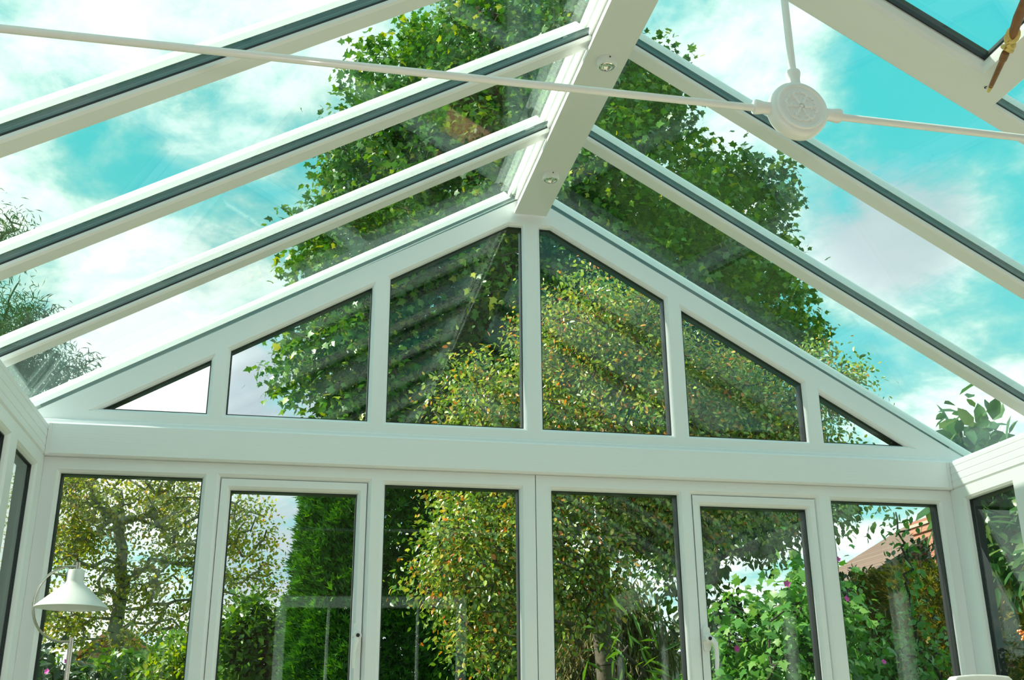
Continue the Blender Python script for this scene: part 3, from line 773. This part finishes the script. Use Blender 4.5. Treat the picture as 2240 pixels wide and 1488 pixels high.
ft = bush('firethorn', 'firethorn bush with clusters of orange berries outside the right side window', fb, [((4.1, -.3, 1.4), (.35, .4, .3)), ((4.0, -.7, 1.3), (.3, .35, .4)), ((4.3, -.3, .9), (.4, .5, .5))],
     330, 20, 'ovate', .036, 'hedge_leaf', 61, spread=.12)
rgb_ = random.Random(8)
for k in range(9):
    mb = MB(); c = Vector((rgb_.uniform(3.72, 3.85), rgb_.uniform(-.45, .35), rgb_.uniform(1.2, 1.72))) - Vector(fb)
    for j in range(11):
        p = c + Vector((rgb_.gauss(0, .014), rgb_.gauss(0, .018), rgb_.gauss(0, .014)))
        mb.tube([c, p], .0015, 5)
        mb.lathe([(0, -.006), (.0045, -.004), (.006, 0), (.0045, .004), (0, .006)], p, 'z', 8)
    mb.build('berry_cluster', M['berry'], ft)
bush('weeping_shrub', 'weeping shrub with thin straw-coloured shoots in front of the fence', (3.5, 6.6, -.07), [((3.85, 6.6, 2.3), (.42, .22, .25)), ((4.1, 6.6, 1.95), (.35, .15, .4)), ((3.65, 6.6, 1.8), (.4, .15, .4))],
     260, 16, 'narrow', .16, 'straw_leaf', 67, droop=1.6, outw=.3, spread=.16)
bush('fern_like_shrub', 'bright green arching shrub low in front of the apple tree', (2.6, 2.3, -.07), [((2.58, 2.3, 1.35), (.18, .2, .2)), ((2.68, 2.3, 1.60), (.10, .1, .1)), ((2.45, 2.3, 1.0), (.25, .25, .3))],
     46, 15, 'narrow', .15, 'hedge_leaf', 71, droop=.5, spread=.14)
pb = (-1.3, 6.2, -.07)
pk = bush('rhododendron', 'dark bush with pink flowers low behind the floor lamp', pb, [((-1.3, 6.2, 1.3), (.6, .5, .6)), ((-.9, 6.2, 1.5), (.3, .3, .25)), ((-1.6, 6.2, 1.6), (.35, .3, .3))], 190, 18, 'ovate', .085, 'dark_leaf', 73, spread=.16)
on_surface(pk, [(-1.30, 5.62, 1.76), (-1.18, 5.65, 1.83), (-1.05, 5.7, 1.7), (-1.4, 5.62, 1.65), (-.92, 5.75, 1.78), (-1.62, 5.75, 1.75)], pb, 'flower', M['pink'], .024, 9)
bush('lime_shrub', 'yellow-green shrub between the pale trunk and the casement', (-.45, 7.9, -.07), [((-.35, 7.9, 1.3), (.4, .4, .5)), ((-.20, 7.9, 1.85), (.18, .25, .22))], 120, 18, 'small', .09, 'lime_leaf', 79, spread=.18)
bush('garden_bush', 'loose green bush on top of the hedge beside the cypress', (.58, 7.0, -.07), [((.56, 7.0, 1.95), (.35, .25, .40)), ((.33, 7.0, 2.12), (.22, .2, .2))], 170, 20, 'small', .09, 'hedge_leaf', 83, spread=.15)

# weathered fence
fn = empty('garden_fence', (4.45, 7.3, -.07), 'weathered grey board fence low down right of the middle mullion', 'fence')
rgf = random.Random(2)
for k in range(11):
    x = -.72 + k * .135
    h = 2.08 + rgf.uniform(-.06, .05)
    MB().box((x, -.012, 0), (x + .118, .012, h)).build('board', M['fence'], fn, bevel=.003)
for z in (.5, 1.75): MB().box((-.75, .013, z), (.8, .05, z + .08)).build('rail', M['fence'], fn)
for x in (-.7, .72): MB().box((x, .05, -.05), (x + .09, .14, 2.0)).build('post', M['fence'], fn)

# brick house with chimney on the right
hs = empty('brick_house', (13.75, 16, -.14), 'red brick house with tiled roof and tall chimney seen through the far right pane', 'house')
MB().prism([(-3.1, 0), (3.1, 0), (3.1, 3.7), (0, 5.40), (-3.1, 3.7)], lambda p: (p[0], -1.6, p[1]), lambda p: (p[0], .9, p[1])).build('wall', M['brick'], hs)
MB().prism([(-3.35, 3.57), (0, 5.41), (3.35, 3.57), (3.35, 3.68), (0, 5.52), (-3.35, 3.68)], lambda p: (p[0], -1.8, p[1]), lambda p: (p[0], 1.1, p[1])).build('roof', M['tile'], hs)
cx_ = -1.2
chm = MB(); chm.box((cx_ - .33, -1.95, 0), (cx_ + .33, -1.35, 4.98)); chm.box((cx_ - .37, -1.99, 4.78), (cx_ + .37, -1.31, 4.90)); chm.box((cx_ - .40, -2.02, 4.90), (cx_ + .40, -1.28, 5.00))
chm = chm.build('chimney', M['chimney_brick'], hs)
for dx in (-.12, .14): MB().lathe([(0, 0), (.085, 0), (.07, .14), (.085, .15), (.085, .17), (.06, .17), (.06, 0)], (cx_ + dx, -1.65, 5.0), 'z', 20).build('chimney_pot', M['pot'], chm, smooth=True)
# aerial on the roof
an = empty('tv_aerial', (16.2, 17.4, -.07), 'thin metal television aerial against the white cloud on the far right', 'aerial')
MB().tube([(0, 0, 0), (0, 0, 7.75)], .022, 8).build('mast', M['metal'], an)
MB().tube([(-.35, -.15, 7.55), (.40, .15, 7.60)], .012, 8).build('boom', M['metal'], an)
for k in range(7):
    t = k / 6
    c = Vector((-.35, -.15, 7.55)).lerp(Vector((.40, .15, 7.60)), t)
    MB().tube([c + Vector((-.05, .1, -.22)), c + Vector((.05, -.1, .22))], .007, 6).build('element', M['metal'], an)
# roof far left
gh_ = empty('neighbouring_house', (-2.5, 20.5, -.07), 'orange tiled roof glimpsed low behind the pale trunk', 'house')
MB().prism([(-.7, 0), (.7, 0), (.7, 2.75), (0, 3.3), (-.7, 2.75)], lambda p: (p[0], -.6, p[1]), lambda p: (p[0], 2, p[1])).build('wall', M['brick'], gh_)
MB().prism([(-.85, 2.66), (0, 3.34), (.85, 2.66), (.85, 2.76), (0, 3.44), (-.85, 2.76)], lambda p: (p[0], -.75, p[1]), lambda p: (p[0], 2.1, p[1])).build('roof', M['orange'], gh_)
#@@END
# ------------------------------------------------------------------ camera
cam = bpy.data.cameras.new('camera'); co = bpy.data.objects.new('camera', cam); COL.objects.link(co)
F = Vector((0.19066852, 0.92035291, 0.34146163)); R = Vector((0.97974036, -0.20012484, -0.00767339)); U = Vector((-0.06127273, -0.33600682, 0.93986439))
mw = Matrix(((R.x, U.x, -F.x, .75219), (R.y, U.y, -F.y, -3.73566), (R.z, U.z, -F.z, 1.21914), (0, 0, 0, 1)))
co.matrix_world = mw
cam.sensor_fit = 'HORIZONTAL'; cam.sensor_width = 36; cam.lens = 36 * 2364.919 / 2240
cam.clip_start = .05; cam.clip_end = 500
SC.camera = co

# ------------------------------------------------------------------ light: sun, sky, the camera's own flash
sun = bpy.data.lights.new('sun', 'SUN'); so = bpy.data.objects.new('sun', sun); COL.objects.link(so)
sd = Vector((-.77, .09, .61)).normalized()
so.rotation_euler = sd.to_track_quat('Z', 'Y').to_euler()
sun.energy = 10.5; sun.angle = math.radians(.6); sun.color = (1, .95, .82)
fl = bpy.data.lights.new('camera_flash', 'POINT'); fo = bpy.data.objects.new('camera_flash', fl); COL.objects.link(fo)
fo.location = Vector((.75219, -3.73566, 1.21914)) + U * .11
fl.energy = 23; fl.shadow_soft_size = .02; fl.color = (1, .97, .98)

def world():
    w = bpy.data.worlds.new('sky'); SC.world = w; w.use_nodes = True
    nt = w.node_tree; nt.nodes.clear(); N = nt.nodes.new; L = nt.links.new
    out = N('ShaderNodeOutputWorld'); bg = N('ShaderNodeBackground'); bg.inputs['Strength'].default_value = 1.32
    L(bg.outputs[0], out.inputs[0])
    tc = N('ShaderNodeTexCoord'); D = tc.outputs['Generated']
    def math_(op, a, b=None, c=None):
        n = N('ShaderNodeMath'); n.operation = op
        for i, x in enumerate((a, b, c)):
            if x is None: continue
            if isinstance(x, (int, float)): n.inputs[i].default_value = x
            else: L(x, n.inputs[i])
        return n.outputs[0]
    sep = N('ShaderNodeSeparateXYZ'); L(D, sep.inputs[0])
    zz = math_('ADD', math_('MAXIMUM', sep.outputs[2], 0.0), .28)
    cmb = N('ShaderNodeCombineXYZ'); L(math_('DIVIDE', sep.outputs[0], zz), cmb.inputs[0]); L(math_('DIVIDE', sep.outputs[1], zz), cmb.inputs[1])
    def noise(sc, det, rough, dist=0, off=0):
        n = N('ShaderNodeTexNoise'); n.inputs['Scale'].default_value = sc; n.inputs['Detail'].default_value = det; n.inputs['Roughness'].default_value = rough; n.inputs['Distortion'].default_value = dist
        mp = N('ShaderNodeMapping'); mp.inputs['Location'].default_value = (off, off * .7, off * .3); L(cmb.outputs[0], mp.inputs[0]); L(mp.outputs[0], n.inputs['Vector'])
        return n.outputs['Fac']
    n1 = noise(3.4, 10, .6, .3, 3.1); n2 = noise(9, 8, .62, .2, 9.2)
    cov = math_('ADD', math_('MULTIPLY_ADD', n1, 2.3, -.66), math_('MULTIPLY_ADD', n2, 1.35, -.44))
    BL = [([-0.139, 0.857, 0.496], 0.047), ([-0.033, 0.885, 0.464], 0.047), ([-0.089, 0.816, 0.572], 0.051), ([-0.166, 0.875, 0.454], 0.030), ([-0.229, 0.905, 0.359], 0.021), ([0.474, 0.836, 0.276], 0.072), ([0.465, 0.738, 0.489], 0.038), ([0.521, 0.714, 0.468], 0.042), ([0.515, 0.672, 0.533], 0.045), ([0.561, 0.727, 0.396], 0.059), ([0.419, 0.851, 0.316], 0.038), ([-0.221, 0.845, 0.488], 0.030), ([0.03, 0.869, 0.494], 0.038)]
    WL = [([-0.215, 0.808, 0.549], 0.059), ([-0.223, 0.868, 0.444], 0.063), ([-0.084, 0.843, 0.531], 0.055), ([-0.144, 0.937, 0.319], 0.072), ([-0.087, 0.922, 0.378], 0.059), ([0.333, 0.747, 0.576], 0.072), ([0.427, 0.781, 0.455], 0.063), ([0.392, 0.742, 0.543], 0.042), ([0.519, 0.741, 0.426], 0.038), ([0.53, 0.771, 0.354], 0.055), ([0.581, 0.779, 0.236], 0.047), ([0.477, 0.794, 0.377], 0.034), ([0.078, 0.805, 0.587], 0.063), ([-0.117, 0.962, 0.248], 0.063)]
    GR = [([-0.016, 0.988, 0.151], 0.045), ([-0.002, 0.953, 0.303], 0.05), ([0.495, 0.763, 0.416], 0.05), ([-0.036, 0.961, 0.273], 0.03)]
    def spotsum(lst, amp):
        nonlocal cov
        for d, r in lst:
            dp = N('ShaderNodeVectorMath'); dp.operation = 'DOT_PRODUCT'; L(D, dp.inputs[0]); dp.inputs[1].default_value = Vector(d).normalized()
            mr = N('ShaderNodeMapRange'); mr.interpolation_type = 'SMOOTHERSTEP'
            mr.inputs[1].default_value = math.cos(r * 1.9); mr.inputs[2].default_value = math.cos(r * .2); mr.inputs[3].default_value = 0; mr.inputs[4].default_value = amp
            L(dp.outputs['Value'], mr.inputs[0]); cov = math_('ADD', cov, mr.outputs[0])
    spotsum(BL, -.23); spotsum(WL, .22)
    lowc = N('ShaderNodeMapRange'); lowc.inputs[1].default_value = .30; lowc.inputs[2].default_value = .10; lowc.inputs[3].default_value = 0; lowc.inputs[4].default_value = .30; L(sep.outputs[2], lowc.inputs[0])
    cov = math_('ADD', cov, lowc.outputs[0])
    cf = N('ShaderNodeMapRange'); cf.interpolation_type = 'SMOOTHSTEP'; cf.inputs[1].default_value = .28; cf.inputs[2].default_value = .98; L(cov, cf.inputs[0])
    # clear sky: deeper overhead, paler low down
    g = N('ShaderNodeMapRange'); g.inputs[1].default_value = .0; g.inputs[2].default_value = .5; L(sep.outputs[2], g.inputs[0])
    sk = N('ShaderNodeMix'); sk.data_type = 'RGBA'; sk.inputs[6].default_value = (.34, .72, .74, 1); sk.inputs[7].default_value = (.075, .58, .625, 1); L(g.outputs[0], sk.inputs[0])
    cl = N('ShaderNodeMapRange'); cl.inputs[1].default_value = .62; cl.inputs[2].default_value = 1.2; L(cov, cl.inputs[0])
    cc = N('ShaderNodeMix'); cc.data_type = 'RGBA'; cc.inputs[6].default_value = (.52, .80, .73, 1); cc.inputs[7].default_value = (1.12, 1.16, 1.12, 1); L(cl.outputs[0], cc.inputs[0])
    gcol = cc.outputs[2]
    for d, r in GR:
        dp = N('ShaderNodeVectorMath'); dp.operation = 'DOT_PRODUCT'; L(D, dp.inputs[0]); dp.inputs[1].default_value = Vector(d).normalized()
        mr = N('ShaderNodeMapRange'); mr.interpolation_type = 'SMOOTHERSTEP'; mr.inputs[1].default_value = math.cos(r * 1.9); mr.inputs[2].default_value = math.cos(r * .3); mr.inputs[4].default_value = .85
        L(dp.outputs['Value'], mr.inputs[0])
        gm = N('ShaderNodeMix'); gm.data_type = 'RGBA'; gm.inputs[7].default_value = (.46, .53, .60, 1); L(mr.outputs[0], gm.inputs[0]); L(gcol, gm.inputs[6]); gcol = gm.outputs[2]
    mx = N('ShaderNodeMix'); mx.data_type = 'RGBA'; L(cf.outputs[0], mx.inputs[0]); L(sk.outputs[2], mx.inputs[6]); L(gcol, mx.inputs[7])
    L(mx.outputs[2], bg.inputs['Color'])
world()

SC.view_settings.view_transform = 'Standard'; SC.view_settings.look = 'None'
SC.view_settings.exposure = 0; SC.view_settings.gamma = 1; SC.view_settings.use_curve_mapping = False
cy = SC.cycles
cy.max_bounces = 10; cy.transparent_max_bounces = 32; cy.diffuse_bounces = 3; cy.glossy_bounces = 4; cy.transmission_bounces = 4
cy.sample_clamp_indirect = 6; cy.use_denoising = True; cy.caustics_reflective = False; cy.caustics_refractive = False
